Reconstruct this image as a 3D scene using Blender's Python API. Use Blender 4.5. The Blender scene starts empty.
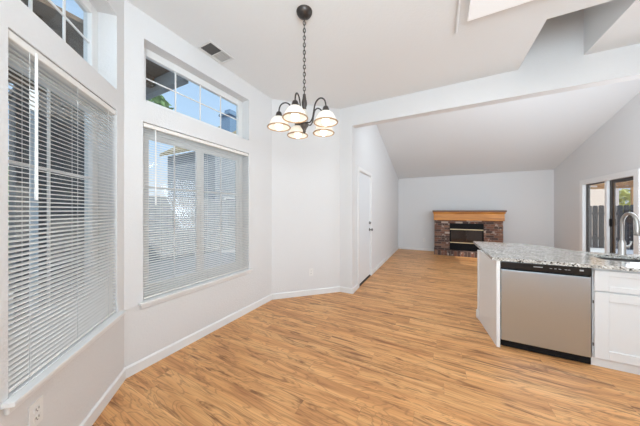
import bpy, bmesh, math, random
from mathutils import Matrix, Vector
random.seed(7)
S = bpy.context.scene
COL = S.collection

# ------------------------------------------------------------------ camera
cd = bpy.data.cameras.new('camera'); cam = bpy.data.objects.new('camera', cd); COL.objects.link(cam)
cd.sensor_fit = 'HORIZONTAL'; cd.sensor_width = 36.0
cd.lens = 227.417 / 640 * 36.0
cd.shift_y = -(213 - 210.76) / 640
cd.clip_start = 0.02; cd.clip_end = 200
cam.location = (0, 0, 1.35); cam.rotation_euler = (math.radians(90), 0, math.radians(27.209))
S.camera = cam

# ------------------------------------------------------------------ world, sun, area lights, exposure
S.view_settings.view_transform = 'Standard'; S.view_settings.look = 'None'
S.view_settings.exposure = 0.0; S.view_settings.gamma = 1.0; S.view_settings.use_curve_mapping = False
W = bpy.data.worlds.new('sky'); S.world = W; W.use_nodes = True
wn = W.node_tree.nodes; wl_ = W.node_tree.links
bg = wn['Background']
tc = wn.new('ShaderNodeTexCoord'); sx = wn.new('ShaderNodeSeparateXYZ'); cr = wn.new('ShaderNodeValToRGB')
wl_.new(tc.outputs['Generated'], sx.inputs[0]); wl_.new(sx.outputs['Z'], cr.inputs[0]); wl_.new(cr.outputs[0], bg.inputs[0])
cr.color_ramp.elements[0].position = 0.0; cr.color_ramp.elements[0].color = (0.66, 0.68, 0.69, 1)
cr.color_ramp.elements[1].position = 0.6; cr.color_ramp.elements[1].color = (0.31, 0.46, 0.66, 1)
e = cr.color_ramp.elements.new(0.25); e.color = (0.38, 0.53, 0.70, 1)
bg.inputs[1].default_value = 1.6

def lamp(name, kind, loc, energy, color=(1, 1, 1), size=None, target=None, sizey=None, spread=None):
    l = bpy.data.lights.new(name, kind); o = bpy.data.objects.new(name, l); COL.objects.link(o)
    o.location = loc; l.energy = energy; l.color = color
    if kind == 'AREA':
        l.size = size
        if sizey: l.shape = 'RECTANGLE'; l.size_y = sizey
        if spread: l.spread = spread
    if target is not None:
        d = Vector(target) - Vector(loc); o.rotation_euler = d.to_track_quat('-Z', 'Y').to_euler()
    return o

sun = lamp('sun', 'SUN', (20, -5, 20), 5.0, (1.0, 0.93, 0.82)); sun.data.angle = math.radians(0.5)
sun.rotation_euler = Vector((-0.80, 0.38, -0.62)).to_track_quat('-Z', 'Y').to_euler()
# added area lamps out of view, filling the rooms where no source is known
lamp('rear_fill', 'AREA', (0.6, -2.9, 1.5), 18, (0.88, 0.98, 1.10), 3.4, (0.4, 3, 1.5), 2.4)  # added fill standing in the invented rear opening
lamp('bay_fill', 'AREA', (2.78, 4.5, 1.75), 26, (0.90, 0.99, 1.08), 1.3, (-1.9, 0.6, 1.1), 1.2)  # added unseen lamp that brightens the left bay wall and its blind
lamp('ceiling_fill', 'AREA', (0.9, -0.9, 1.9), 106, (0.83, 1.0, 1.11), 2.2, (0.2, 0.6, 4.0), 1.6)  # added fill behind the camera, aimed up at the ceiling
lamp('kitchen_fill', 'AREA', (2.7, 0.6, 1.5), 6, (0.93, 0.98, 1.04), 2.2, (0, 1.6, 1.3), 1.6)  # added fill from the kitchen side, no window built there
lamp('living_fill', 'AREA', (0.9, 3.76, 2.98), 20, (0.92, 0.985, 1.04), 3.2, (0.9, 8.4, 2.2), 0.4)  # added lamp hidden behind the beam to fill the living room
lamp('vault_fill', 'AREA', (2.78, 4.55, 1.5), 40, (0.88, 0.99, 1.10), 1.3, (-0.4, 6.8, 3.1), 1.5)  # added unseen lamp that lifts the vault and far living room

# ------------------------------------------------------------------ materials
def nmat(name):
    m = bpy.data.materials.new(name); m.use_nodes = True
    nt = m.node_tree; return m, nt, nt.nodes, nt.links, nt.nodes['Principled BSDF']

def pmat(name, color, rough=0.5, metal=0.0, bump=0.0, scale=60.0, vary=0.0, spec=None, emit=None, emit_s=0.0, dist=0.02):
    m, nt, N, L, P = nmat(name)
    P.inputs['Base Color'].default_value = (*color, 1)
    P.inputs['Roughness'].default_value = rough; P.inputs['Metallic'].default_value = metal
    if spec is not None: P.inputs['Specular IOR Level'].default_value = spec
    if emit is not None:
        P.inputs['Emission Color'].default_value = (*emit, 1); P.inputs['Emission Strength'].default_value = emit_s
    g = N.new('ShaderNodeNewGeometry'); n = N.new('ShaderNodeTexNoise')
    n.inputs['Scale'].default_value = scale; n.inputs['Detail'].default_value = 3
    L.new(g.outputs['Position'], n.inputs['Vector'])
    if vary:
        mx = N.new('ShaderNodeMixRGB'); mx.blend_type = 'MIX'
        mx.inputs[1].default_value = (*[c * (1 - vary) for c in color], 1); mx.inputs[2].default_value = (*[min(1, c * (1 + vary)) for c in color], 1)
        L.new(n.outputs['Fac'], mx.inputs[0]); L.new(mx.outputs[0], P.inputs['Base Color'])
    if bump:
        b = N.new('ShaderNodeBump'); b.inputs['Strength'].default_value = bump; b.inputs['Distance'].default_value = dist
        L.new(n.outputs['Fac'], b.inputs['Height']); L.new(b.outputs[0], P.inputs['Normal'])
    return m

PAINT = pmat('wall_paint', (0.765, 0.757, 0.755), 0.7, bump=0.25, scale=75, dist=0.012)
PAINTL = pmat('living_paint', (0.76, 0.765, 0.77), 0.7, bump=0.1, scale=70, dist=0.012)
VAULT = pmat('vault_paint', (0.80, 0.82, 0.835), 0.8, bump=0.1, scale=60, dist=0.012)
CEIL = pmat('ceiling_paint', (0.83, 0.835, 0.835), 0.8, bump=0.12, scale=50, dist=0.012)
TRIM = pmat('trim_paint', (0.84, 0.84, 0.835), 0.35)
DOORP = pmat('door_paint', (0.80, 0.825, 0.85), 0.4)
VINYL = pmat('white_vinyl', (0.82, 0.82, 0.81), 0.35)
CORD = pmat('blind_cord', (0.8, 0.8, 0.78), 0.8)
CAB = pmat('cabinet_white', (0.79, 0.80, 0.805), 0.35)
PANEL = pmat('peninsula_white', (0.86, 0.86, 0.85), 0.45, bump=0.05, scale=30)
BRONZE = pmat('dark_bronze', (0.075, 0.065, 0.06), 0.4, 0.75, vary=0.3)
BLACKM = pmat('matte_black', (0.008, 0.008, 0.009), 0.6, spec=0.15)
BLACKG = pmat('gloss_black', (0.010, 0.010, 0.011), 0.18)
BRASS = pmat('brass_trim', (0.72, 0.60, 0.38), 0.3, 0.9)
CHROME = pmat('brushed_nickel', (0.50, 0.49, 0.475), 0.28, 1.0)
NICKD = pmat('dark_nickel', (0.22, 0.21, 0.20), 0.3, 1.0)
OUTLET = pmat('outlet_plastic', (0.84, 0.83, 0.81), 0.35)
SLOT = pmat('outlet_slot', (0.10, 0.09, 0.09), 0.6)
VENTW = pmat('vent_white', (0.76, 0.755, 0.74), 0.4)
VENTD = pmat('vent_shaded', (0.10, 0.095, 0.09), 0.6)  # shade of the vent's differently angled slats put into the colour
GREYMARK = pmat('panel_mark', (0.55, 0.55, 0.55), 0.5)
CEDAR = pmat('cedar_tan', (0.70, 0.38, 0.14), 0.7, vary=0.15, scale=8)
STUCCO = pmat('pink_stucco', (0.88, 0.72, 0.60), 0.9, bump=0.2, scale=40)
SHINGLE = pmat('roof_shingle', (0.30, 0.26, 0.17), 0.9, bump=0.4, scale=25, vary=0.25)
SIDING = pmat('dark_siding', (0.085, 0.088, 0.09), 0.8, vary=0.2, scale=6)
STRIP = pmat('pale_corner_board', (0.78, 0.82, 0.83), 0.7)
GREYSIDE = pmat('grey_siding', (0.26, 0.29, 0.32), 0.8, vary=0.2, scale=4)
DARKWOOD = pmat('weathered_fence', (0.035, 0.030, 0.028), 0.85, bump=0.3, scale=20, vary=0.35)
GREYFENCE = pmat('grey_fence', (0.30, 0.32, 0.34), 0.85, bump=0.3, scale=20, vary=0.25)
BROWNB = pmat('brown_boards', (0.17, 0.12, 0.08), 0.8, vary=0.3, scale=9)
FASCIA = pmat('fascia_grey', (0.30, 0.32, 0.33), 0.7)
BLUEGREY = pmat('chimney_metal', (0.13, 0.22, 0.34), 0.5)
CONC = pmat('concrete', (0.72, 0.71, 0.69), 0.9, bump=0.1, scale=30, vary=0.08)
GROUND = pmat('ground_paving', (0.60, 0.60, 0.59), 0.9, bump=0.1, scale=30, vary=0.15)
LEAF = pmat('leaf_green', (0.14, 0.26, 0.10), 0.6, vary=0.5, scale=5)
LEAFY = pmat('leaf_yellow', (0.55, 0.55, 0.13), 0.6, vary=0.4, scale=5)
LEAFM = pmat('leaf_mid', (0.30, 0.42, 0.22), 0.6, vary=0.5, scale=5)
BARK = pmat('bark', (0.16, 0.11, 0.08), 0.9, bump=0.4, scale=30)
DIFFUSER = pmat('light_diffuser', (0.85, 0.85, 0.85), 0.5, emit=(1, 1, 1), emit_s=0.22)
BULB = pmat('lit_bulb', (1, 1, 1), 0.5, emit=(1.0, 0.92, 0.80), emit_s=2.0)
RIM = pmat('amber_rim', (0.33, 0.21, 0.11), 0.35)
CERAM = pmat('candle_sleeve', (0.62, 0.58, 0.53), 0.4)

def glass(name, tint=(1, 1, 1), refl=1.0):
    m, nt, N, L, P = nmat(name); N.remove(P)
    t = N.new('ShaderNodeBsdfTransparent'); t.inputs[0].default_value = (*tint, 1)
    g = N.new('ShaderNodeBsdfGlossy'); g.inputs['Roughness'].default_value = 0.0
    f = N.new('ShaderNodeLayerWeight'); f.inputs[0].default_value = 0.5
    p5 = N.new('ShaderNodeMath'); p5.operation = 'POWER'; p5.inputs[1].default_value = 5; L.new(f.outputs['Facing'], p5.inputs[0])
    k = N.new('ShaderNodeMath'); k.operation = 'MULTIPLY_ADD'; k.inputs[1].default_value = 0.85 * refl; k.inputs[2].default_value = 0.035 * refl; L.new(p5.outputs[0], k.inputs[0])
    mx = N.new('ShaderNodeMixShader'); L.new(k.outputs[0], mx.inputs[0]); L.new(t.outputs[0], mx.inputs[1]); L.new(g.outputs[0], mx.inputs[2])
    L.new(mx.outputs[0], N['Material Output'].inputs[0]); return m
GLASS = glass('window_glass', (0.93, 0.95, 0.96))
SCREEN = glass('screened_glass', (0.78, 0.82, 0.88))
FIREGLASS = pmat('fire_glass', (0.03, 0.02, 0.017), 0.06, spec=0.8)

def shade_mat():
    m, nt, N, L, P = nmat('opal_glass')
    P.inputs['Base Color'].default_value = (0.92, 0.90, 0.87, 1); P.inputs['Roughness'].default_value = 0.3
    tr = N.new('ShaderNodeBsdfTranslucent'); tr.inputs[0].default_value = (0.98, 0.95, 0.90, 1)
    mx = N.new('ShaderNodeMixShader'); mx.inputs[0].default_value = 0.55
    L.new(P.outputs[0], mx.inputs[1]); L.new(tr.outputs[0], mx.inputs[2]); L.new(mx.outputs[0], N['Material Output'].inputs[0]); return m
OPAL = shade_mat()
def thin_mat(name, col, fac):
    m, nt, N, L, P = nmat(name); P.inputs['Base Color'].default_value = (*col, 1); P.inputs['Roughness'].default_value = 0.4
    tr = N.new('ShaderNodeBsdfTranslucent'); tr.inputs[0].default_value = (*col, 1)
    mx = N.new('ShaderNodeMixShader'); mx.inputs[0].default_value = fac
    L.new(P.outputs[0], mx.inputs[1]); L.new(tr.outputs[0], mx.inputs[2]); L.new(mx.outputs[0], N['Material Output'].inputs[0]); return m
SKYL = thin_mat('acrylic_diffuser', (0.55, 0.54, 0.51), 0.6)
SLAT = thin_mat('blind_slat', (0.93, 0.895, 0.85), 0.08)

def floor_mat():
    m, nt, N, L, P = nmat('honey_laminate')
    g = N.new('ShaderNodeNewGeometry')
    br = N.new('ShaderNodeTexBrick'); br.offset = 0.0; br.offset_frequency = 2; br.squash = 1
    s0 = N.new('ShaderNodeSeparateXYZ'); L.new(g.outputs['Position'], s0.inputs[0])
    dv = N.new('ShaderNodeMath'); dv.operation = 'DIVIDE'; dv.inputs[1].default_value = 0.127; L.new(s0.outputs['Y'], dv.inputs[0])
    fl = N.new('ShaderNodeMath'); fl.operation = 'FLOOR'; L.new(dv.outputs[0], fl.inputs[0])
    wn_ = N.new('ShaderNodeTexWhiteNoise'); wn_.noise_dimensions = '1D'; L.new(fl.outputs[0], wn_.inputs['W'])
    ad = N.new('ShaderNodeMath'); ad.operation = 'MULTIPLY_ADD'; ad.inputs[1].default_value = 1.22; L.new(wn_.outputs['Value'], ad.inputs[0]); L.new(s0.outputs['X'], ad.inputs[2])
    cb = N.new('ShaderNodeCombineXYZ'); L.new(ad.outputs[0], cb.inputs[0]); L.new(s0.outputs['Y'], cb.inputs[1]); L.new(cb.outputs[0], br.inputs['Vector'])
    for k, v in (('Scale', 1.0), ('Mortar Size', 0.0012), ('Mortar Smooth', 0.0), ('Bias', 0.0), ('Brick Width', 1.22), ('Row Height', 0.127)): br.inputs[k].default_value = v
    br.inputs['Color1'].default_value = (0, 0, 0, 1); br.inputs['Color2'].default_value = (1, 1, 1, 1); br.inputs['Mortar'].default_value = (0.5, 0.5, 0.5, 1)
    sep = N.new('ShaderNodeSeparateXYZ'); L.new(g.outputs['Position'], sep.inputs[0])
    mul = N.new('ShaderNodeMath'); mul.operation = 'MULTIPLY'; mul.inputs[1].default_value = 37.0; L.new(br.outputs['Color'], mul.inputs[0])
    def coords(fx, fy):
        a = N.new('ShaderNodeMath'); a.operation = 'MULTIPLY'; a.inputs[1].default_value = fx; L.new(sep.outputs['X'], a.inputs[0])
        b = N.new('ShaderNodeMath'); b.operation = 'MULTIPLY'; b.inputs[1].default_value = fy; L.new(sep.outputs['Y'], b.inputs[0])
        c = N.new('ShaderNodeCombineXYZ'); L.new(a.outputs[0], c.inputs[0]); L.new(b.outputs[0], c.inputs[1]); L.new(mul.outputs[0], c.inputs[2]); return c
    def noise(c, sc, det, dis, rgh=0.55):
        n = N.new('ShaderNodeTexNoise'); n.inputs['Scale'].default_value = sc; n.inputs['Detail'].default_value = det
        n.inputs['Distortion'].default_value = dis; n.inputs['Roughness'].default_value = rgh; L.new(c.outputs[0], n.inputs['Vector']); return n
    base = noise(coords(0.9, 11), 1.0, 4, 0.6)
    ra = N.new('ShaderNodeValToRGB'); L.new(base.outputs['Fac'], ra.inputs[0])
    els = ra.color_ramp.elements
    els[0].position = 0.28; els[0].color = (0.43, 0.178, 0.066, 1); els[1].position = 0.70; els[1].color = (0.87, 0.50, 0.22, 1)
    x = els.new(0.48); x.color = (0.73, 0.365, 0.143, 1)
    fine = noise(coords(3, 90), 1.0, 3, 0.2)
    rf = N.new('ShaderNodeValToRGB'); L.new(fine.outputs['Fac'], rf.inputs[0])
    rf.color_ramp.elements[0].position = 0.3; rf.color_ramp.elements[0].color = (0.80, 0.77, 0.74, 1); rf.color_ramp.elements[1].position = 0.6; rf.color_ramp.elements[1].color = (1.04, 1.04, 1.04, 1)
    m1 = N.new('ShaderNodeMixRGB'); m1.blend_type = 'MULTIPLY'; m1.inputs[0].default_value = 0.8; L.new(ra.outputs[0], m1.inputs[1]); L.new(rf.outputs[0], m1.inputs[2])
    st = noise(coords(1.5, 13), 1.0, 4, 2.0, 0.6)                   # dark heartwood streaks
    rs = N.new('ShaderNodeValToRGB'); L.new(st.outputs['Fac'], rs.inputs[0])
    rs.color_ramp.elements[0].position = 0.33; rs.color_ramp.elements[0].color = (1, 1, 1, 1); rs.color_ramp.elements[1].position = 0.45; rs.color_ramp.elements[1].color = (0, 0, 0, 1)
    m2 = N.new('ShaderNodeMixRGB'); m2.blend_type = 'MIX'; m2.inputs[2].default_value = (0.20, 0.075, 0.025, 1)
    k = N.new('ShaderNodeMath'); k.operation = 'MULTIPLY'; k.inputs[1].default_value = 0.85; L.new(rs.outputs[0], k.inputs[0])
    L.new(k.outputs[0], m2.inputs[0]); L.new(m1.outputs[0], m2.inputs[1])
    vn = noise(coords(0.8, 5.0), 1.0, 3, 1.3, 0.5)                   # thin growth-ring lines
    rv = N.new('ShaderNodeValToRGB'); L.new(vn.outputs['Fac'], rv.inputs[0]); V = rv.color_ramp.elements
    V[0].position = 0.0; V[0].color = (0, 0, 0, 1); V[1].position = 1.0; V[1].color = (0, 0, 0, 1)
    for c0 in (0.40, 0.47, 0.54, 0.62):
        for dp, vv in ((-0.012, 0), (0.0, 1), (0.012, 0)): q = V.new(c0 + dp); q.color = (vv, vv, vv, 1)
    kv = N.new('ShaderNodeMath'); kv.operation = 'MULTIPLY'; kv.inputs[1].default_value = 0.55; L.new(rv.outputs[0], kv.inputs[0])
    mv = N.new('ShaderNodeMixRGB'); mv.inputs[2].default_value = (0.30, 0.125, 0.048, 1); L.new(kv.outputs[0], mv.inputs[0]); L.new(m2.outputs[0], mv.inputs[1]); m2 = mv
    pl = N.new('ShaderNodeValToRGB'); L.new(br.outputs['Color'], pl.inputs[0])    # plank to plank tone
    pl.color_ramp.elements[0].color = (0.94, 0.935, 0.93, 1); pl.color_ramp.elements[1].color = (1.05, 1.05, 1.05, 1)
    m3 = N.new('ShaderNodeMixRGB'); m3.blend_type = 'MULTIPLY'; m3.inputs[0].default_value = 1.0; L.new(m2.outputs[0], m3.inputs[1]); L.new(pl.outputs[0], m3.inputs[2])
    m4 = N.new('ShaderNodeMixRGB'); m4.inputs[2].default_value = (0.22, 0.11, 0.05, 1); k2 = N.new('ShaderNodeMath'); k2.operation = 'MULTIPLY'; k2.inputs[1].default_value = 0.35
    L.new(br.outputs['Fac'], k2.inputs[0]); L.new(k2.outputs[0], m4.inputs[0]); L.new(m3.outputs[0], m4.inputs[1])
    L.new(m4.outputs[0], P.inputs['Base Color']); P.inputs['Roughness'].default_value = 0.38; P.inputs['Specular IOR Level'].default_value = 0.4
    return m
FLOOR = floor_mat()

def granite_mat():
    m, nt, N, L, P = nmat('speckled_granite')
    g = N.new('ShaderNodeNewGeometry')
    v = N.new('ShaderNodeTexVoronoi'); v.inputs['Scale'].default_value = 115; L.new(g.outputs['Position'], v.inputs['Vector'])
    sp = N.new('ShaderNodeSeparateColor'); L.new(v.outputs['Color'], sp.inputs[0])
    r = N.new('ShaderNodeValToRGB'); r.color_ramp.interpolation = 'CONSTANT'; L.new(sp.outputs[0], r.inputs[0])
    E = r.color_ramp.elements
    E[0].position = 0; E[0].color = (0.05, 0.045, 0.04, 1); E[1].position = 0.15; E[1].color = (0.30, 0.27, 0.23, 1)
    for p, c in ((0.22, (0.52, 0.50, 0.46)), (0.55, (0.68, 0.67, 0.64)), (0.78, (0.82, 0.82, 0.80))):
        x = E.new(p); x.color = (*c, 1)
    n = N.new('ShaderNodeTexNoise'); n.inputs['Scale'].default_value = 14; n.inputs['Detail'].default_value = 4; L.new(g.outputs['Position'], n.inputs['Vector'])
    rn = N.new('ShaderNodeValToRGB'); L.new(n.outputs['Fac'], rn.inputs[0]); rn.color_ramp.elements[0].position = 0.35; rn.color_ramp.elements[0].color = (0.75, 0.74, 0.72, 1); rn.color_ramp.elements[1].position = 0.6; rn.color_ramp.elements[1].color = (1, 1, 1, 1)
    mx = N.new('ShaderNodeMixRGB'); mx.blend_type = 'MULTIPLY'; mx.inputs[0].default_value = 1; L.new(r.outputs[0], mx.inputs[1]); L.new(rn.outputs[0], mx.inputs[2])
    L.new(mx.outputs[0], P.inputs['Base Color']); P.inputs['Roughness'].default_value = 0.12
    return m
GRANITE = granite_mat()

def steel_mat():
    m, nt, N, L, P = nmat('brushed_steel')
    P.inputs['Base Color'].default_value = (0.59, 0.665, 0.725, 1); P.inputs['Metallic'].default_value = 1; P.inputs['Roughness'].default_value = 0.42
    P.inputs['Anisotropic'].default_value = 0.85
    g = N.new('ShaderNodeNewGeometry'); mp = N.new('ShaderNodeMapping'); mp.inputs['Scale'].default_value = (4, 4, 700); L.new(g.outputs['Position'], mp.inputs[0])
    n = N.new('ShaderNodeTexNoise'); n.inputs['Scale'].default_value = 1; n.inputs['Detail'].default_value = 3; L.new(mp.outputs[0], n.inputs['Vector'])
    b = N.new('ShaderNodeBump'); b.inputs['Strength'].default_value = 0.06; b.inputs['Distance'].default_value = 0.002; L.new(n.outputs['Fac'], b.inputs['Height']); L.new(b.outputs[0], P.inputs['Normal'])
    return m
STEEL = steel_mat()

def brick_mat(name, bw, rh, swap=False):
    m, nt, N, L, P = nmat(name)
    g = N.new('ShaderNodeNewGeometry'); s = N.new('ShaderNodeSeparateXYZ'); L.new(g.outputs['Position'], s.inputs[0])
    a = N.new('ShaderNodeMath'); a.operation = 'ADD'; L.new(s.outputs['X'], a.inputs[0]); L.new(s.outputs['Y'], a.inputs[1])
    c = N.new('ShaderNodeCombineXYZ'); L.new(a.outputs[0], c.inputs[0]); L.new(s.outputs['Z'], c.inputs[1])
    br = N.new('ShaderNodeTexBrick'); L.new(c.outputs[0], br.inputs['Vector'])
    for k, v in (('Scale', 1.0), ('Mortar Size', 0.006), ('Mortar Smooth', 0.1), ('Bias', 0.0), ('Brick Width', bw), ('Row Height', rh)): br.inputs[k].default_value = v
    br.inputs['Color1'].default_value = (0, 0, 0, 1); br.inputs['Color2'].default_value = (1, 1, 1, 1); br.inputs['Mortar'].default_value = (0.5, 0.5, 0.5, 1)
    r = N.new('ShaderNodeValToRGB'); L.new(br.outputs['Color'], r.inputs[0]); r.color_ramp.interpolation = 'CONSTANT'; E = r.color_ramp.elements
    E[0].position = 0; E[0].color = (0.075, 0.045, 0.038, 1); E[1].position = 0.2; E[1].color = (0.17, 0.075, 0.05, 1)
    for p, col in ((0.42, (0.20, 0.09, 0.058)), (0.62, (0.07, 0.04, 0.034)), (0.78, (0.26, 0.14, 0.09)), (0.93, (0.52, 0.42, 0.35))):
        x = E.new(p); x.color = (*col, 1)
    n = N.new('ShaderNodeTexNoise'); n.inputs['Scale'].default_value = 12; n.inputs['Detail'].default_value = 4; L.new(g.outputs['Position'], n.inputs['Vector'])
    rn = N.new('ShaderNodeValToRGB'); L.new(n.outputs['Fac'], rn.inputs[0]); rn.color_ramp.elements[0].position = 0.58; rn.color_ramp.elements[0].color = (0, 0, 0, 1); rn.color_ramp.elements[1].position = 0.68; rn.color_ramp.elements[1].color = (0.7, 0.7, 0.7, 1)
    wm = N.new('ShaderNodeMixRGB'); wm.inputs[2].default_value = (0.62, 0.53, 0.46, 1); L.new(rn.outputs[0], wm.inputs[0]); L.new(r.outputs[0], wm.inputs[1])
    mm = N.new('ShaderNodeMixRGB'); mm.inputs[2].default_value = (0.22, 0.17, 0.145, 1); L.new(br.outputs['Fac'], mm.inputs[0]); L.new(wm.outputs[0], mm.inputs[1])
    L.new(mm.outputs[0], P.inputs['Base Color']); P.inputs['Roughness'].default_value = 0.85
    b = N.new('ShaderNodeBump'); b.inputs['Strength'].default_value = 0.5; b.inputs['Distance'].default_value = 0.01; b.invert = True
    L.new(br.outputs['Fac'], b.inputs['Height']); L.new(b.outputs[0], P.inputs['Normal']); return m
BRICK = brick_mat('fireplace_brick', 0.19, 0.064)
SOLDIER = brick_mat('hearth_brick', 0.085, 0.16)

def wood_mat():
    m, nt, N, L, P = nmat('mantel_pine')
    g = N.new('ShaderNodeNewGeometry'); mp = N.new('ShaderNodeMapping'); mp.inputs['Scale'].default_value = (1.4, 16, 16); L.new(g.outputs['Position'], mp.inputs[0])
    n = N.new('ShaderNodeTexNoise'); n.inputs['Scale'].default_value = 1.2; n.inputs['Detail'].default_value = 5; n.inputs['Distortion'].default_value = 0.8; L.new(mp.outputs[0], n.inputs['Vector'])
    r = N.new('ShaderNodeValToRGB'); L.new(n.outputs['Fac'], r.inputs[0]); r.color_ramp.elements[0].position = 0.3; r.color_ramp.elements[0].color = (0.42, 0.145, 0.018, 1); r.color_ramp.elements[1].position = 0.7; r.color_ramp.elements[1].color = (0.72, 0.31, 0.05, 1)
    L.new(r.outputs[0], P.inputs['Base Color']); P.inputs['Roughness'].default_value = 0.35; return m
PINE = wood_mat()
PINED = pmat('mantel_dark_edge', (0.16, 0.07, 0.03), 0.4)

# ------------------------------------------------------------------ mesh helpers
BASE = {}
def tag(o, label=None, cat=None, group=None, kind=None):
    for k, v in (('label', label), ('category', cat), ('group', group), ('kind', kind)):
        if v: o[k] = v
    return o

def empty(name, loc, label, cat, group=None):
    o = bpy.data.objects.new(name, None); COL.objects.link(o); o.location = loc; o.empty_display_size = 0.1
    BASE[o.name] = Vector(loc); return tag(o, label, cat, group)

class MB:
    def __init__(self, M=None): self.bm = bmesh.new(); self.M = M or Matrix()
    def _v(self, p): return self.bm.verts.new(self.M @ Vector(p))
    def box(self, x0, x1, y0, y1, z0, z1, bev=0.0, seg=1):
        v = [self._v((x, y, z)) for x in (x0, x1) for y in (y0, y1) for z in (z0, z1)]
        F = [(0, 1, 3, 2), (4, 6, 7, 5), (0, 4, 5, 1), (2, 3, 7, 6), (0, 2, 6, 4), (1, 5, 7, 3)]
        fs = [self.bm.faces.new([v[i] for i in f]) for f in F]
        if bev:
            es = list({e for f in fs for e in f.edges})
            bmesh.ops.bevel(self.bm, geom=es, offset=bev, segments=seg, affect='EDGES', profile=0.7)
        return self
    def prism(self, poly, z0, z1, axis='z'):
        def P(a, b, h): return (a, b, h) if axis == 'z' else ((a, h, b) if axis == 'y' else (h, a, b))
        b = [self._v(P(x, y, z0)) for x, y in poly]; t = [self._v(P(x, y, z1)) for x, y in poly]; n = len(poly)
        self.bm.faces.new(b[::-1]); self.bm.faces.new(t)
        for i in range(n): self.bm.faces.new([b[i], b[(i + 1) % n], t[(i + 1) % n], t[i]])
        return self
    def quad(self, *p): self.bm.faces.new([self._v(q) for q in p]); return self
    def lathe(self, prof, c, n=24, axis='z', closed=False):
        rings = []
        for r, h in prof:
            ring = []
            for i in range(n):
                a = 2 * math.pi * i / n
                d = (r * math.cos(a), r * math.sin(a), h) if axis == 'z' else ((r * math.cos(a), h, r * math.sin(a)) if axis == 'y' else (h, r * math.cos(a), r * math.sin(a)))
                ring.append(self._v((c[0] + d[0], c[1] + d[1], c[2] + d[2])))
            rings.append(ring)
        pairs = list(zip(rings, rings[1:])) + ([(rings[-1], rings[0])] if closed else [])
        for A, B in pairs:
            for i in range(n): self.bm.faces.new([A[i], A[(i + 1) % n], B[(i + 1) % n], B[i]])
        if not closed:
            self.bm.faces.new(rings[0][::-1]); self.bm.faces.new(rings[-1])
        return self
    def tube(self, pts, r, n=8, closed=False):
        pts = [Vector(p) for p in pts]; rr = r if isinstance(r, (list, tuple)) else [r] * len(pts); rings = []; m = len(pts); up = None
        for i, p in enumerate(pts):
            if closed: t = pts[(i + 1) % m] - pts[i - 1]
            else: t = pts[min(i + 1, m - 1)] - pts[max(i - 1, 0)]
            t.normalize()
            if up is None: up = Vector((0, 0, 1)) if abs(t.z) < 0.9 else Vector((1, 0, 0))
            a = t.cross(up).normalized(); up = a.cross(t).normalized(); b = up
            rings.append([self._v(p + (a * math.cos(q) + b * math.sin(q)) * rr[i]) for q in [2 * math.pi * k / n for k in range(n)]])
        seq = list(zip(rings, rings[1:])) + ([(rings[-1], rings[0])] if closed else [])
        for A, B in seq:
            for k in range(n): self.bm.faces.new([A[k], A[(k + 1) % n], B[(k + 1) % n], B[k]])
        if not closed: self.bm.faces.new(rings[0][::-1]); self.bm.faces.new(rings[-1])
        return self
    def build(self, name, mat, parent=None, smooth=False, base=None):
        bmesh.ops.recalc_face_normals(self.bm, faces=self.bm.faces[:])
        if parent is not None: off = BASE[parent.name]
        else:
            if base is None:
                vs = [v.co for v in self.bm.verts]
                base = ((min(v.x for v in vs) + max(v.x for v in vs)) / 2, (min(v.y for v in vs) + max(v.y for v in vs)) / 2, min(v.z for v in vs))
            off = Vector(base)
        for v in self.bm.verts: v.co -= off
        me = bpy.data.meshes.new(name); self.bm.to_mesh(me); self.bm.free(); me.materials.append(mat)
        if smooth:
            for p in me.polygons: p.use_smooth = True
        o = bpy.data.objects.new(name, me); COL.objects.link(o); BASE[o.name] = off
        if parent is not None: o.parent = parent
        else: o.location = off
        if smooth:
            md = o.modifiers.new('edge', 'EDGE_SPLIT'); md.split_angle = math.radians(40)
        return o

def copy_tree(o, parent=None, mv=None):
    c = o.copy(); COL.objects.link(c)
    if parent is not None: c.parent = parent
    if mv is not None: c.matrix_basis = mv @ c.matrix_basis
    for ch in [x for x in bpy.data.objects if x.parent == o]: copy_tree(ch, c)
    return c

def struct(o, label, cat): return tag(o, label, cat, kind='structure')

def frame(o, s, out):
    """wall frame: x along the wall, y outward (away from the room), z up"""
    s = Vector((s[0], s[1], 0)).normalized(); q = Vector((out[0], out[1], 0)).normalized()
    return Matrix(((s.x, q.x, 0, o[0]), (s.y, q.y, 0, o[1]), (0, 0, 1, 0), (0, 0, 0, 1)))

def holed_wall(M, s0, s1, z0, z1, th, holes):
    """a wall slab with real thickness and openings (s0, s1, z0, z1)"""
    b = MB(M)
    ss = sorted({s0, s1, *[h[0] for h in holes], *[h[1] for h in holes]}); zs = sorted({z0, z1, *[h[2] for h in holes], *[h[3] for h in holes]})
    solid = {}
    for i in range(len(ss) - 1):
        for j in range(len(zs) - 1):
            cs, cz = (ss[i] + ss[i + 1]) / 2, (zs[j] + zs[j + 1]) / 2
            solid[i, j] = not any(h[0] < cs < h[1] and h[2] < cz < h[3] for h in holes)
    for (i, j), ok in solid.items():
        if not ok: continue
        a, c, d, e2 = ss[i], ss[i + 1], zs[j], zs[j + 1]
        for y in (0, th): b.quad((a, y, d), (c, y, d), (c, y, e2), (a, y, e2))
        for di, dj, q in ((-1, 0, ((a, 0, d), (a, th, d), (a, th, e2), (a, 0, e2))), (1, 0, ((c, 0, d), (c, th, d), (c, th, e2), (c, 0, e2))),
                          (0, -1, ((a, 0, d), (c, 0, d), (c, th, d), (a, th, d))), (0, 1, ((a, 0, e2), (c, 0, e2), (c, th, e2), (a, th, e2)))):
            if not solid.get((i + di, j + dj), False): b.quad(*q)
    bmesh.ops.remove_doubles(b.bm, verts=b.bm.verts[:], dist=1e-5)
    return b

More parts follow.
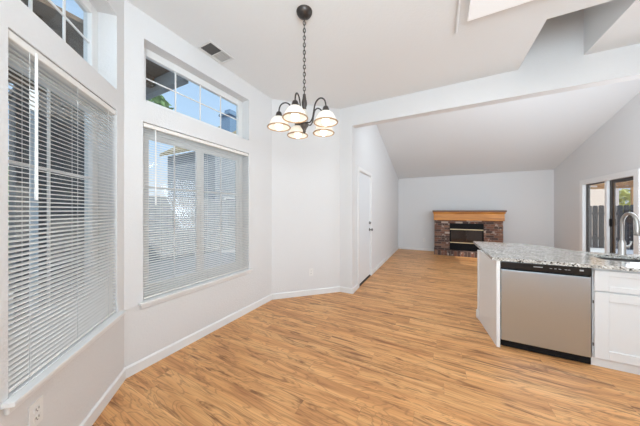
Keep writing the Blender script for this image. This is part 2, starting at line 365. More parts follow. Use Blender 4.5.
# ------------------------------------------------------------------ dimensions
XW, Y12, Y23 = -2.236, 0.906, 2.741        # window wall of the bay
XD, YB, YF, XR = -1.226, 3.538, 8.5, 2.862  # door wall, beam, far wall, right wall
ZC, ZB = 3.052, 2.738
r2 = math.sqrt(0.5); BL = 1.12             # length of the angled bay walls
M1 = frame((XW, Y12), (r2, -r2), (-r2, -r2))   # bay left, s runs toward the camera
M2 = frame((XW, Y12), (0, 1), (-1, 0))         # bay middle, s = y - Y12
M3 = frame((XW, Y23), (r2, r2), (-r2, r2))     # bay right
L3 = (-1.442 - XW) / r2                        # to the pilaster
P1 = (XW + BL * r2, Y12 - BL * r2)             # end of the left bay wall
P3 = (XW + L3 * r2, Y23 + L3 * r2)
XL0 = P1[0]
YBK = -3.0
TH = 0.16

# ------------------------------------------------------------------ structure
b = MB(); b.prism([(-2.6, YBK - 0.2), (XR + 0.1, YBK - 0.2), (XR + 0.1, YF + 0.15), (XD - 0.15, YF + 0.15), (XD - 0.15, P3[1] + 0.1), (-2.4, 2.9), (-2.4, 0.7)], -0.06, 0.0)
struct(b.build('floor', FLOOR), 'honey wood plank laminate floor running through dining area and living room', 'floor')

OPEN1 = (0.106, 0.932, 0.575, 2.112); TR1 = (0.106, 0.932, 2.268, 2.83)
OPEN2 = (0.132, 1.366, 0.575, 2.115); TR2 = (0.140, 1.366, 2.290, 2.83)
struct(holed_wall(M1, 0, BL, 0, ZC, TH, [OPEN1, TR1]).build('wall_bay_left', PAINT), 'textured white angled bay wall at left with blinds and transom', 'wall')
struct(holed_wall(M2, 0, Y23 - Y12, 0, ZC, TH, [OPEN2, TR2]).build('wall_bay_middle', PAINT), 'textured white bay wall holding the wide window and the blue sky transom', 'wall')
struct(holed_wall(M3, 0, L3, 0, ZC, TH, []).build('wall_bay_right', PAINT), 'plain white angled bay wall behind the chandelier', 'wall')
b = MB(); b.box(P3[0] - 0.02, XD, P3[1], P3[1] + 0.12, 0, ZC)
struct(b.build('wall_pilaster', PAINT), 'narrow white wall end between the angled bay wall and the door', 'wall')
b = MB(); b.box(XL0 - 0.15, XL0, YBK, P1[1], 0, ZC)
struct(b.build('wall_behind', PAINT), 'white dining wall behind the camera on the left', 'wall')
b = holed_wall(frame((XL0 - 0.15, YBK), (1, 0), (0, -1)), 0, XR - XL0 + 0.15, 0, ZC, 0.12, [(0.6, 3.6, 0.1, 2.4)])  # unseen opening, added to let light in from behind
struct(b.build('wall_rear', PAINT), 'white rear wall with wide opening added for light behind the camera', 'wall')
# living room walls with sloping tops
def living_z(y): return 2.487 + 0.252 * (YF - y)
DY0, DY1, DZ = 3.87, 4.69, 2.065
b = MB(); b.prism([(P3[1] + 0.12, 0), (DY0, 0), (DY0, DZ), (DY1, DZ), (DY1, 0), (YF + 0.12, 0), (YF + 0.12, living_z(YF) + 0.1), (P3[1] + 0.12, living_z(P3[1] + 0.12) + 0.1)], XD - 0.14, XD, 'x')
struct(b.build('wall_left', PAINTL), 'white living room side wall with the flush door, its top sloping down', 'wall')
b = MB(); b.box(XD - 0.14, XR + 0.14, YF, YF + 0.12, 0, 2.6)
struct(b.build('wall_far', PAINTL), 'pale grey white far wall behind the brick fireplace', 'wall')
SY0, SY1, SZ = 5.58, 7.15, 1.965
b = MB(); b.prism([(YBK, 0), (SY0, 0), (SY0, SZ), (SY1, SZ), (SY1, 0), (YF + 0.12, 0), (YF + 0.12, living_z(YF) + 0.1), (YB, living_z(YB) + 0.1), (YBK, living_z(YB) + 0.1)], XR, XR + 0.09, 'x')
struct(b.build('wall_right', PAINTL), 'white right wall with the sliding patio door onto the fenced yard', 'wall')
# beam between the two rooms
b = MB(); b.box(P3[0] - 0.02, XR, YB, YB + 0.13, ZB, 4.1)
struct(b.build('ceiling_beam', PAINT), 'long white dropped header between dining ceiling and vaulted living room', 'beam')
# flat ceiling with the skylight well
WX0, WX1, WY0 = 0.87, 1.43, 2.72
b = MB()
b.prism([(XL0 - 0.15, YBK - 0.1), (WX0, YBK - 0.1), (WX0, YB + 0.05), (P3[0] - 0.1, YB + 0.05), (-2.6, 2.95), (-2.6, 0.75), (P1[0] - 0.2, P1[1] - 0.2)], ZC, ZC + 0.1)
b.box(WX0, WX1, YBK - 0.1, WY0, ZC, ZC + 0.1); b.box(WX1, XR + 0.1, YBK - 0.1, YB + 0.05, ZC, ZC + 0.1)
struct(b.build('ceiling', CEIL), 'flat white textured dining and kitchen ceiling', 'ceiling')
b = MB()
b.box(WX0 - 0.05, WX0, WY0, YB, ZC + 0.1, 3.95); b.box(WX1, WX1 + 0.05, WY0, YB, ZC + 0.1, 3.95); b.box(WX0 - 0.05, WX1 + 0.05, WY0 - 0.05, WY0, ZC + 0.1, 3.95)
struct(b.build('ceiling_well', CEIL), 'white recessed well in the kitchen ceiling beside the header', 'ceiling')
b = MB(); b.box(WX0 - 0.06, WX1 + 0.06, WY0 - 0.06, YB, 3.95, 3.97)
struct(b.build('skylight', SKYL), 'translucent skylight closing the ceiling well', 'skylight')
b = MB(); b.prism([(YB + 0.13, living_z(YB + 0.13)), (YF + 0.12, living_z(YF + 0.12)), (YF + 0.12, living_z(YF + 0.12) + 0.12), (YB + 0.13, living_z(YB + 0.13) + 0.12)], XD - 0.14, XR + 0.14, 'x')
struct(b.build('ceiling_vault', VAULT), 'pale grey sloping vaulted ceiling over the living room', 'ceiling')
# baseboards
BH, BT = 0.088, 0.014
def baseb(name, M, s0, s1, label):
    b = MB(M); b.prism([(0, 0), (-BT, 0), (-BT, BH - 0.012), (-0.004, BH), (0, BH)], s0, s1, 'x')
    # prism axis x: (h, a, b) -> s along x
    struct(b.build(name, TRIM), label, 'baseboard')
baseb('baseboard_bay_left', M1, 0, BL, 'white baseboard under the left angled bay window')
baseb('baseboard_bay_middle', M2, 0, Y23 - Y12, 'white baseboard under the wide bay window')
baseb('baseboard_bay_right', M3, 0, L3, 'white baseboard along the plain angled bay wall')
baseb('baseboard_pilaster', frame((P3[0], P3[1]), (1, 0), (0, 1)), 0, XD - P3[0] + BT, 'short white baseboard on the wall end beside the door')
baseb('baseboard_corner', frame((XD, P3[1]), (0, 1), (-1, 0)), 0, DY0 - 0.07 - P3[1], 'tiny white baseboard return before the door casing')
baseb('baseboard_left', frame((XD, DY1 + 0.07), (0, 1), (-1, 0)), 0, YF - DY1 - 0.07, 'white baseboard along living room wall past the door')
baseb('baseboard_far', frame((XD, YF), (1, 0), (0, 1)), 0, -0.09 - XD, 'white baseboard on the far wall left of the fireplace')
baseb('baseboard_far_right', frame((1.68, YF), (1, 0), (0, 1)), 0, XR - 1.68, 'white baseboard on far wall right of the fireplace')
# thin bead on the ceiling beside the light panel
b = MB(); b.box(0.152, 0.170, 0.9, 2.514, ZC - 0.020, ZC, 0.004)
struct(b.build('trim_1', TRIM), 'thin white trim bead on the ceiling left of the light panel', 'trim')

# ------------------------------------------------------------------ windows (structure)
def build_window(name, M, op, label, panes, grid, depth=0.115, fr=0.07, sill=True, sash=0.045):
    s0, s1, z0, z1 = op
    root = empty(name, M @ Vector(((s0 + s1) / 2, depth, z0)), label, 'window'); root['kind'] = 'structure'
    b = MB(M); d0, d1 = depth, depth + 0.05
    b.box(s0, s0 + fr, d0, d1, z0, z1, 0.004); b.box(s1 - fr, s1, d0, d1, z0, z1, 0.004)
    b.box(s0 + fr, s1 - fr, d0, d1, z0, z0 + fr, 0.004); b.box(s0 + fr, s1 - fr, d0, d1, z1 - fr, z1, 0.004)
    b.build('window_frame', VINYL, root)
    w = (s1 - s0 - 2 * fr) / panes
    for k in range(panes):
        a, c = s0 + fr + k * w, s0 + fr + (k + 1) * w; e0, e1 = z0 + fr, z1 - fr; q0, q1 = d0 + 0.008, d1 - 0.010
        if panes > 1:
            b = MB(M); b.box(a, a + sash, q0, q1, e0, e1, 0.003); b.box(c - sash, c, q0, q1, e0, e1, 0.003)
            b.box(a + sash, c - sash, q0, q1, e0, e0 + sash, 0.003); b.box(a + sash, c - sash, q0, q1, e1 - sash, e1, 0.003)
            b.build('sash', VINYL, root); a += sash; c -= sash; e0 += sash; e1 -= sash
        b = MB(M); b.box(a, c, d0 + 0.024, d0 + 0.028, e0, e1); b.build('pane', GLASS, root)
        nc, nr = grid; b = MB(M); g = 0.006
        for i in range(1, nc): x = a + (c - a) * i / nc; b.box(x - g, x + g, d0 + 0.014, d0 + 0.023, e0, e1)
        for j in range(1, nr): z = e0 + (e1 - e0) * j / nr; b.box(a, c, d0 + 0.013, d0 + 0.022, z - g, z + g)
        b.build('muntin_grid', VINYL, root)
    if sill:
        b = MB(M); b.box(s0 - 0.035, s1 + 0.035, -0.045, 0.0, z0 - 0.022, z0, 0.006, 2); b.box(s0 + 0.001, s1 - 0.001, -0.001, depth, z0 - 0.020, z0 + 0.001)
        b.box(s0 - 0.02, s1 + 0.02, -0.016, 0.0, z0 - 0.060, z0 - 0.022, 0.004)
        b.build('window_sill', TRIM, root)
    return root
build_window('window_1', M1, OPEN1, 'tall window behind the blind of left angled bay wall', 1, (2, 3), fr=0.06)
build_window('window_2', M2, OPEN2, 'wide slider window behind the blind of the middle bay wall', 2, (2, 3), fr=0.06, sash=0.045)
build_window('window_3', M1, TR1, 'dark gridded transom above the left bay blind', 1, (3, 2), sill=False)
build_window('window_4', M2, TR2, 'gridded transom showing blue sky above the wide bay blind', 1, (4, 2), sill=False)

# ------------------------------------------------------------------ sliding patio door of the living room (structure)
MR = frame((XR, 0), (0, 1), (1, 0))
root = empty('door_2', MR @ Vector(((SY0 + SY1) / 2, 0.05, 0)), 'white framed sliding glass patio door behind the kitchen faucet', 'door'); root['kind'] = 'structure'
b = MB(MR)
b.box(SY0, SY0 + 0.06, -0.012, 0.09, 0, SZ, 0.004); b.box(SY1 - 0.05, SY1, -0.012, 0.05, 0, SZ, 0.004); b.box(SY0 + 0.06, SY1 - 0.05, -0.012, 0.10, SZ - 0.04, SZ, 0.004); b.box(SY0, SY1, 0.0, 0.10, 0, 0.04)
b.box(SY1, SY1 + 0.06, -0.014, 0, 0, SZ + 0.06, 0.003); b.box(SY0 - 0.06, SY0, -0.014, 0, 0, SZ + 0.06, 0.003); b.box(SY0, SY1, -0.014, 0, SZ, SZ + 0.06, 0.003)
b.build('door_frame', TRIM, root)
SM = 6.37
b = MB(MR); b.box(SM - 0.03, SM + 0.035, 0.01, 0.05, 0.04, SZ - 0.04, 0.003); b.build('meeting_stile', VINYL, root)
b = MB(MR); b.box(SY1 - 0.085, SY1, 0.051, 0.095, 0.04, SZ - 0.04); b.box(SM, SM + 0.02, 0.052, 0.075, 0.04, SZ - 0.04); b.box(SM, SY1 - 0.05, 0.05, 0.075, SZ - 0.065, SZ - 0.04); b.box(SM, SY1 - 0.05, 0.05, 0.075, 0.04, 0.09)
b.build('fixed_panel_frame', BRONZE, root)
b = MB(MR); b.box(SM, SY1 - 0.08, 0.06, 0.065, 0.08, SZ - 0.06); b.build('fixed_pane', GLASS, root)
b = MB(MR); b.box(SM - 0.085, SM - 0.035, 0.055, 0.08, 0.04, SZ - 0.04, 0.003); b.box(SY0 + 0.06, SM - 0.1, 0.055, 0.08, SZ - 0.10, SZ - 0.04); b.box(SY0 + 0.06, SM - 0.1, 0.055, 0.08, 0.04, 0.11)
b.build('screen_frame', BRONZE, root)
b = MB(MR); b.box(SM - 0.125, SM - 0.085, 0.066, 0.082, 0.04, SZ - 0.04, 0.003); b.build('sliding_stile', BROWNB, root)
b = MB(MR); b.box(SY0 + 0.05, SM - 0.11, 0.066, 0.07, 0.1, SZ - 0.09); b.build('sliding_pane', SCREEN, root)
b = MB(MR); b.box(SM - 0.085, SM - 0.055, 0.03, 0.055, 1.06, 1.20, 0.006, 2); b.build('door_handle', BLACKM, root)

# ------------------------------------------------------------------ flush door (structure)
MD = frame((XD, 0), (0, 1), (-1, 0))
root = empty('door_1', (XD, (DY0 + DY1) / 2, 0), 'flush white interior door with dark knob and deadbolt', 'door'); root['kind'] = 'structure'
b = MB(MD); b.box(DY0 + 0.012, DY1 - 0.012, 0.012, 0.05, 0.03, DZ - 0.012, 0.003); b.build('door_leaf', DOORP, root)
b = MB(MD)
b.box(DY0 - 0.062, DY0 + 0.004, -0.016, 0, 0, DZ + 0.062, 0.004); b.box(DY1 - 0.004, DY1 + 0.062, -0.016, 0, 0, DZ + 0.062, 0.004); b.box(DY0 + 0.004, DY1 - 0.004, -0.016, 0, DZ - 0.004, DZ + 0.062, 0.004)
b.box(DY0, DY0 + 0.01, 0, 0.12, 0, DZ); b.box(DY1 - 0.01, DY1, 0, 0.12, 0, DZ); b.box(DY0, DY1, 0, 0.12, DZ - 0.01, DZ)
b.build('door_casing', TRIM, root)
b = MB(MD); b.box(DY0 + 0.01, DY1 - 0.01, -0.004, 0.10, 0.0, 0.022, 0.003); b.build('threshold', pmat('dark_threshold', (0.03, 0.022, 0.018), 0.5), root)
k = MB(MD); k.lathe([(0.030, -0.002), (0.030, 0.010), (0.012, 0.012)][::-1], (DY1 - 0.075, 0, 0.965), 16, 'y')
k.lathe([(0.010, -0.03), (0.024, -0.038), (0.028, -0.052), (0.022, -0.064), (0.004, -0.068)], (DY1 - 0.075, 0.0, 0.965), 16, 'y'); k.lathe([(0.009, 0.0), (0.009, -0.035)], (DY1 - 0.075, 0, 0.965), 12, 'y')
k.build('door_knob', NICKD, root, True)
k = MB(MD); k.lathe([(0.028, 0.012), (0.028, -0.008), (0.018, -0.016)], (DY1 - 0.075, 0, 1.105), 16, 'y'); k.box(DY1 - 0.079, DY1 - 0.071, -0.03, -0.014, 1.09, 1.12); k.build('deadbolt', NICKD, root)
for z in (0.34, 1.75):
    k = MB(MD); k.box(DY0 + 0.002, DY0 + 0.014, -0.006, 0.01, z - 0.045, z + 0.045, 0.002); k.build('hinge', NICKD, root)

# ------------------------------------------------------------------ venetian blinds
def blind(M, op, wand_s, label, tilt):
    s0, s1, z0, z1 = op; s0 += 0.006; s1 -= 0.006; dc = 0.017
    root = empty('venetian_blind', M @ Vector(((s0 + s1) / 2, dc, z0)), label, 'blind', None)
    b = MB(M); b.box(s0, s1, dc - 0.014, dc + 0.016, z1 - 0.040, z1 - 0.006, 0.003); b.build('head_rail', SLAT, root)
    zb = z0 + 0.012; b = MB(M); b.box(s0, s1, dc - 0.013, dc + 0.013, zb, zb + 0.016, 0.004); b.build('bottom_rail', SLAT, root)
    zt, zl = z1 - 0.055, zb + 0.032; n = int(round((zt - zl) / 0.0215)); b = MB(M)
    ct, st = math.cos(tilt), math.sin(tilt)
    for i in range(n + 1):
        z = zl + (zt - zl) * i / n; prof = []
        for k in range(5):
            u = -0.0125 + 0.025 * k / 4; h = 0.0022 * (1 - (u / 0.0125) ** 2); prof.append((u, h))
        top = [(dc + u * ct - h * st, z + u * st + h * ct) for u, h in prof]; bot = [(dc + u * ct - (h - 0.0008) * st, z + u * st + (h - 0.0008) * ct) for u, h in prof][::-1]
        b.prism(top + bot, s0 + 0.003, s1 - 0.003, 'x')
    b.build('slats', SLAT, root)
    w = s1 - s0; b = MB(M)
    for f in (0.12, 0.5, 0.88):
        for dd in (-0.013, 0.013): b.box(s0 + w * f - 0.0008, s0 + w * f + 0.0008, dc + dd - 0.0006, dc + dd + 0.0006, zb, z1 - 0.03)
    b.build('ladder_cord', CORD, root)
    b = MB(M); b.tube([M.inverted() @ (M @ Vector((wand_s, dc - 0.029, z))) for z in (z1 - 0.035, z1 - 0.06, z1 - 0.4, 1.40)], [0.003, 0.0055, 0.0055, 0.0065], 6); b.build('tilt_wand', pmat('wand_plastic', (0.86, 0.86, 0.85), 0.3), root)
    return root
blind(M1, OPEN1, 0.818, 'white venetian blind in left angled bay window, dark siding behind its slats', math.radians(15))
blind(M2, OPEN2, 1.131 - Y12, 'wide white venetian blind on middle bay wall under the blue sky transom', math.radians(15))

# ------------------------------------------------------------------ chandelier
CX, CY = -1.008, 1.668
root = empty('chandelier', (CX, CY, ZC), 'dark bronze chandelier with five lit white bell shades on a chain', 'chandelier')
b = MB(); b.lathe([(0.012, -0.055), (0.03, -0.048), (0.055, -0.03), (0.066, -0.012), (0.068, 0.0)], (CX, CY, ZC), 24); b.build('ceiling_canopy', BRONZE, root, True)
b = MB(); zt, zb_ = ZC - 0.052, 2.345; n = 21; lh = (zt - zb_) / n
for i in range(n):
    zc = zt - lh * (i + 0.5); pts = []
    for k in range(10):
        a = 2 * math.pi * k / 10; u, v = 0.0105 * math.cos(a), (lh * 0.66) * math.sin(a)
        rot = math.radians(35) if i % 2 else math.radians(125)
        pts.append((CX + u * math.cos(rot), CY + u * math.sin(rot), zc + v))
    b.tube(pts, 0.0033, 6, True)
b.build('chain', BRONZE, root, True)
b = MB(); b.tube([(CX + 0.004 * math.sin(i * 1.1), CY + 0.004 * math.cos(i * 1.1), zt - (zt - zb_) * i / 24) for i in range(25)], 0.0028, 6); b.build('lamp_cord', pmat('cord_grey', (0.25, 0.24, 0.22), 0.6), root)
b = MB(); b.lathe([(0.004, 2.352), (0.012, 2.345), (0.014, 2.325), (0.018, 2.30), (0.024, 2.275), (0.022, 2.25), (0.017, 2.235), (0.018, 2.21)], (CX, CY, 0), 20); b.build('column_cap', BRONZE, root, True)
b = MB(); b.lathe([(0.018, 2.212), (0.028, 2.19), (0.034, 2.15), (0.033, 2.12), (0.026, 2.10)], (CX, CY, 0), 20); b.build('column', CERAM, root, True)
b = MB(); b.lathe([(0.026, 2.102), (0.036, 2.09), (0.036, 2.075), (0.022, 2.055), (0.012, 2.035), (0.014, 2.022), (0.003, 2.01)], (CX, CY, 0), 20); b.build('finial', BRONZE, root, True)
RAD = 0.215
for k in range(5):
    a = math.radians(27.209 + 40 + 72 * k - 1)
    dx, dy = math.cos(a), math.sin(a)
    pts = []
    ctrl = [(0.028, 2.10), (0.060, 2.095), (0.085, 2.125), (0.098, 2.18), (0.112, 2.235), (0.140, 2.265), (0.172, 2.268), (0.200, 2.248), (0.213, 2.215), (0.215, 2.185)]
    for i in range(len(ctrl) - 1):
        p0, p1, p2, p3 = ctrl[max(i - 1, 0)], ctrl[i], ctrl[i + 1], ctrl[min(i + 2, len(ctrl) - 1)]
        for t in (0, 0.33, 0.66):
            q = [0.5 * ((2 * p1[j]) + (-p0[j] + p2[j]) * t + (2 * p0[j] - 5 * p1[j] + 4 * p2[j] - p3[j]) * t * t + (-p0[j] + 3 * p1[j] - 3 * p2[j] + p3[j]) * t ** 3) for j in (0, 1)]
            pts.append((CX + dx * q[0], CY + dy * q[0], q[1]))
    pts.append((CX + dx * RAD, CY + dy * RAD, 2.185))
    b = MB(); b.tube(pts, 0.0062, 8); arm = b.build('arm', BRONZE, root, True)
    sx_, sy_ = CX + dx * RAD, CY + dy * RAD
    b = MB(); b.lathe([(0.008, 2.195), (0.020, 2.186), (0.026, 2.17), (0.030, 2.15), (0.033, 2.146)], (sx_, sy_, 0), 16); b.build('socket', BRONZE, arm, True)
    outer = [(0.026, 2.149), (0.043, 2.142), (0.061, 2.125), (0.075, 2.10), (0.084, 2.078), (0.094, 2.060)]
    inner = [(r - 0.004, z - 0.002) for r, z in outer][::-1]
    b = MB(); b.lathe(outer + inner, (sx_, sy_, 0), 28, closed=True); sh = b.build('lamp_shade', OPAL, arm, True)
    b = MB(); b.tube([(sx_ + 0.094 * math.cos(q), sy_ + 0.094 * math.sin(q), 2.0595) for q in [2 * math.pi * i / 28 for i in range(28)]], 0.0058, 6, True); b.build('shade_rim', RIM, sh, True)
    b = MB(); b.lathe([(0.012, 2.142), (0.014, 2.12), (0.026, 2.095), (0.033, 2.072), (0.029, 2.050), (0.014, 2.037), (0.002, 2.034)], (sx_, sy_, 0), 16); b.build('bulb', BULB, arm, True)
    lp = lamp('chandelier_bulb', 'POINT', (sx_, sy_, 2.02), 0.45, (1.0, 0.90, 0.76)); lp.data.shadow_soft_size = 0.03

# ------------------------------------------------------------------ ceiling vent and light panel
VX0, VX1, VY0, VY1 = -2.19, -2.03, 1.535, 1.805
root = empty('ceiling_vent', ((VX0 + VX1) / 2, (VY0 + VY1) / 2, ZC), 'white two-way ceiling vent, one half dark, above the transom', 'vent')
ym = (VY0 + VY1) / 2
b = MB(); t = 0.018; z0, z1 = ZC - 0.008, ZC
b.box(VX0 - t, VX0, VY0 - t, VY1 + t, z0, z1); b.box(VX1, VX1 + t, VY0 - t, VY1 + t, z0, z1); b.box(VX0, VX1, VY0 - t, VY0, z0, z1); b.box(VX0, VX1, VY1, VY1 + t, z0, z1); b.box(VX0, VX1, ym - 0.004, ym + 0.004, z0, z1)
b.build('frame', VENTW, root)
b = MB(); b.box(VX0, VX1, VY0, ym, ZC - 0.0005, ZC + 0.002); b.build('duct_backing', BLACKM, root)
b = MB(); b.box(VX0, VX1, ym, VY1, ZC - 0.0005, ZC + 0.002); b.build('pale_backing', pmat('backing_grey', (0.5, 0.495, 0.48), 0.6), root)  # backing coloured lighter so less dark shows between the pale louvers
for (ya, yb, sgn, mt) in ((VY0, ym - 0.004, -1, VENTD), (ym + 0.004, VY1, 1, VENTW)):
    b = MB(); n = 8
    for i in range(n):
        y = ya + (yb - ya) * (i + 0.5) / n; w = 0.0085
        b.prism([(y - w, ZC - 0.0035 - sgn * 0.003), (y + w, ZC - 0.0035 + sgn * 0.003), (y + w, ZC - 0.0025 + sgn * 0.003), (y - w, ZC - 0.0025 - sgn * 0.003)], VX0, VX1, 'x')
    b.build('louvers', mt, root)
LX0, LX1, LY0, LY1, LZ = 0.234, 1.454, 1.62, 2.352, ZC - 0.05
root = empty('ceiling_light', ((LX0 + LX1) / 2, (LY0 + LY1) / 2, ZC), 'rectangular white light panel on the kitchen ceiling at the photo top', 'light')
b = MB(); b.prism([(LX0 + 0.03, LY0 + 0.03), (LX1 - 0.03, LY0 + 0.03), (LX1 - 0.03, LY1 - 0.03), (LX0 + 0.03, LY1 - 0.03)], LZ + 0.012, ZC); b.build('housing', TRIM, root)
b = MB(); b.box(LX0, LX1, LY0, LY1, LZ - 0.004, LZ + 0.014, 0.005); b.build('diffuser', DIFFUSER, root)
lp = lamp('panel_glow', 'AREA', ((LX0 + LX1) / 2, (LY0 + LY1) / 2, LZ - 0.012), 14, (1, 0.98, 0.95), LX1 - LX0, ((LX0 + LX1) / 2, (LY0 + LY1) / 2, 0), LY1 - LY0)

# ------------------------------------------------------------------ wall outlets
def outlet(M, s, z, label):
    root = empty('wall_outlet', M @ Vector((s, 0, z)), label, 'outlet', 'white wall outlets')
    b = MB(M); b.box(s - 0.036, s + 0.036, -0.006, 0, z - 0.058, z + 0.058, 0.003, 2); b.build('cover_plate', OUTLET, root)
    for dz in (-0.02, 0.02):
        b = MB(M); b.box(s - 0.017, s + 0.017, -0.0085, -0.005, z + dz - 0.014, z + dz + 0.014, 0.003); rc = b.build('receptacle', OUTLET, root)
        b = MB(M); b.box(s - 0.009, s - 0.006, -0.0092, -0.0084, z + dz - 0.004, z + dz + 0.007); b.box(s + 0.006, s + 0.009, -0.0092, -0.0084, z + dz - 0.004, z + dz + 0.007); b.box(s - 0.002, s + 0.002, -0.0092, -0.0084, z + dz - 0.011, z + dz - 0.007)
        b.build('slots', SLOT, rc)
    return root
outlet(M1, 0.807, 0.405, 'white outlet low on the left bay wall beneath the blind')
outlet(M3, (-1.797 - XW) / r2, 0.365, 'white outlet on the plain angled wall below the chandelier')
outlet(frame((0, YF), (1, 0), (0, 1)), -0.385, 0.355, 'small white outlet on the far wall left of the fireplace')

# ------------------------------------------------------------------ fireplace
FX0, FX1, FYF = -0.07, 1.66, 8.05
root = empty('fireplace', ((FX0 + FX1) / 2, 8.28, 0), 'brick fireplace with orange wood mantel and black glass doors', 'fireplace')
b = MB()
b.box(FX0, 0.345, FYF, YF, 0.15, 1.06); b.box(1.215, FX1, FYF, YF, 0.15, 1.06); b.box(0.345, 1.215, FYF, YF, 0.97, 1.06); b.box(0.345, 1.215, FYF + 0.25, YF, 0.15, 0.97)
b.build('brick_surround', BRICK, root)
b = MB(); b.box(FX0 - 0.01, FX1 + 0.01, 7.84, YF, 0, 0.15, 0.006); b.build('brick_hearth', SOLDIER, root)
b = MB(); b.box(FX0 - 0.02, FX1 + 0.02, FYF - 0.07, YF, 1.06, 1.30, 0.008); b.prism([(FYF - 0.07, 1.26), (FYF - 0.10, 1.30), (FYF - 0.10, 1.315), (YF, 1.315), (YF, 1.26)], FX0 - 0.035, FX1 + 0.035, 'x'); mt = b.build('mantel', PINE, root)
b = MB(); b.box(FX0 - 0.055, FX1 + 0.055, FYF - 0.13, YF, 1.315, 1.362, 0.008, 2); b.build('mantel_shelf', PINED, mt)
b = MB(); b.box(0.35, 1.21, FYF - 0.01, FYF + 0.25, 0.80, 0.968); b.box(0.35, 1.21, FYF - 0.01, FYF + 0.25, 0.155, 0.375); b.box(0.35, 0.385, FYF - 0.01, FYF + 0.25, 0.375, 0.80); b.box(1.175, 1.21, FYF - 0.01, FYF + 0.25, 0.375, 0.80)
for z in (0.84, 0.88, 0.92, 0.20, 0.25, 0.30): b.box(0.42, 1.14, FYF - 0.016, FYF - 0.01, z - 0.008, z + 0.008)
b.build('firebox_frame', BLACKM, root)
for (x0, x1) in ((0.386, 0.779), (0.781, 1.174)):
    b = MB(); b.box(x0, x1, FYF - 0.004, FYF + 0.004, 0.40, 0.775); b.build('glass_door', FIREGLASS, root)
for z in (0.785, 0.385):
    b = MB(); b.box(0.36, 1.20, FYF - 0.022, FYF - 0.010, z - 0.013, z + 0.013, 0.003); b.build('brass_bar', BRASS, root)

# ------------------------------------------------------------------ kitchen peninsula
CT, CB, CF, CBK = 0.888, 0.857, 2.805, 3.66
XDW0, XDW1, YDW = 0.560, 1.198, 2.852
# end panel and back wall of the peninsula
root = empty('peninsula_panel', (0.50, 3.1, 0), 'white painted end panel of the kitchen peninsula left of the dishwasher', 'panel')
fx0, fy0, bx0, by0 = 0.527, 2.812, 0.458, 3.455
b = MB(); b.prism([(fx0, fy0), (0.556, fy0), (0.556, by0), (bx0, by0)], 0, CB); b.build('side_panel', PANEL, root)
b = MB(); b.box(0.556, 1.203, 3.42, by0, 0, CB); b.build('back_panel', PANEL, root)
b = MB(); b.box(bx0 - 0.004, bx0 + 0.03, by0 - 0.05, by0 + 0.02, 0, CB - 0.001, 0.003); b.build('corner_post', TRIM, root)
b = MB(); b.box(bx0 - 0.016, bx0 + 0.05, by0 - 0.02, by0 + 0.032, 0, 0.10, 0.006); b.box(bx0 + 0.05, 1.203, by0, by0 + 0.014, 0, 0.09, 0.003); b.build('base_moulding', TRIM, root)

# countertop with sink cut-out
SKX0, SKX1, SKY0, SKY1 = 1.405, 2.05, 3.10, 3.50
def rrect(x0, x1, y0, y1, r, n=6):
    p = []
    for cx, cy, a0 in ((x1 - r, y1 - r, 0), (x0 + r, y1 - r, 90), (x0 + r, y0 + r, 180), (x1 - r, y0 + r, 270)):
        for i in range(n + 1): a = math.radians(a0 + 90 * i / n); p.append((cx + r * math.cos(a), cy + r * math.sin(a)))
    return p
outl = [(0.49, CF), (2.15, CF), (2.15, CBK), (1.42, CBK), (1.36, 3.78), (1.24, 3.97), (1.13, 4.06), (1.03, 4.105), (0.84, 4.15), (0.49, 4.14)]
hole = rrect(SKX0, SKX1, SKY0, SKY1, 0.09)
def slab_with_hole(outer, inner, z0, z1):
    b = MB()
    for z in (z0, z1):
        es = []
        for loop in (outer, inner):
            vs = [b._v((x, y, z)) for x, y in loop]
            es += [b.bm.edges.new((vs[i], vs[(i + 1) % len(vs)])) for i in range(len(vs))]
        bmesh.ops.triangle_fill(b.bm, use_beauty=True, use_dissolve=False, edges=es)
    for loop in (outer, inner):
        for i in range(len(loop)):
            p, q = loop[i], loop[(i + 1) % len(loop)]; b.quad((*p, z0), (*q, z0), (*q, z1), (*p, z1))
    bmesh.ops.remove_doubles(b.bm, verts=b.bm.verts[:], dist=1e-5); return b
o = slab_with_hole(outl, hole, CB, CT).build('countertop', GRANITE); tag(o, 'speckled grey granite countertop over dishwasher with curved bar overhang', 'countertop')
# sink
root = empty('kitchen_sink', ((SKX0 + SKX1) / 2, 3.3, 0.66), 'stainless steel undermount sink set into the granite countertop', 'sink')
b = MB(); top = rrect(SKX0 - 0.004, SKX1 + 0.004, SKY0 - 0.004, SKY1 + 0.004, 0.09); bot = rrect(SKX0 + 0.02, SKX1 - 0.02, SKY0 + 0.02, SKY1 - 0.02, 0.08); rim = rrect(SKX0 - 0.03, SKX1 + 0.03, SKY0 - 0.03, SKY1 + 0.03, 0.11)
loops = [(rim, CB - 0.001), (top, CB - 0.001), (bot, 0.69)]
R_ = [[b._v((x, y, z)) for x, y in l] for l, z in loops]
for A, B in zip(R_, R_[1:]):
    for i in range(len(A)): b.bm.faces.new([A[i], A[(i + 1) % len(A)], B[(i + 1) % len(A)], B[i]])
b.bm.faces.new(R_[-1]); o = b.build('sink_bowl', pmat('sink_steel', (0.36, 0.36, 0.36), 0.35, 1.0), root, True); sd = o.modifiers.new('wall', 'SOLIDIFY'); sd.thickness = 0.002
b = MB(); b.lathe([(0.045, 0.6915), (0.045, 0.694), (0.03, 0.695), (0.004, 0.693)], (1.72, 3.3, 0), 20); b.build('drain', NICKD, root, True)
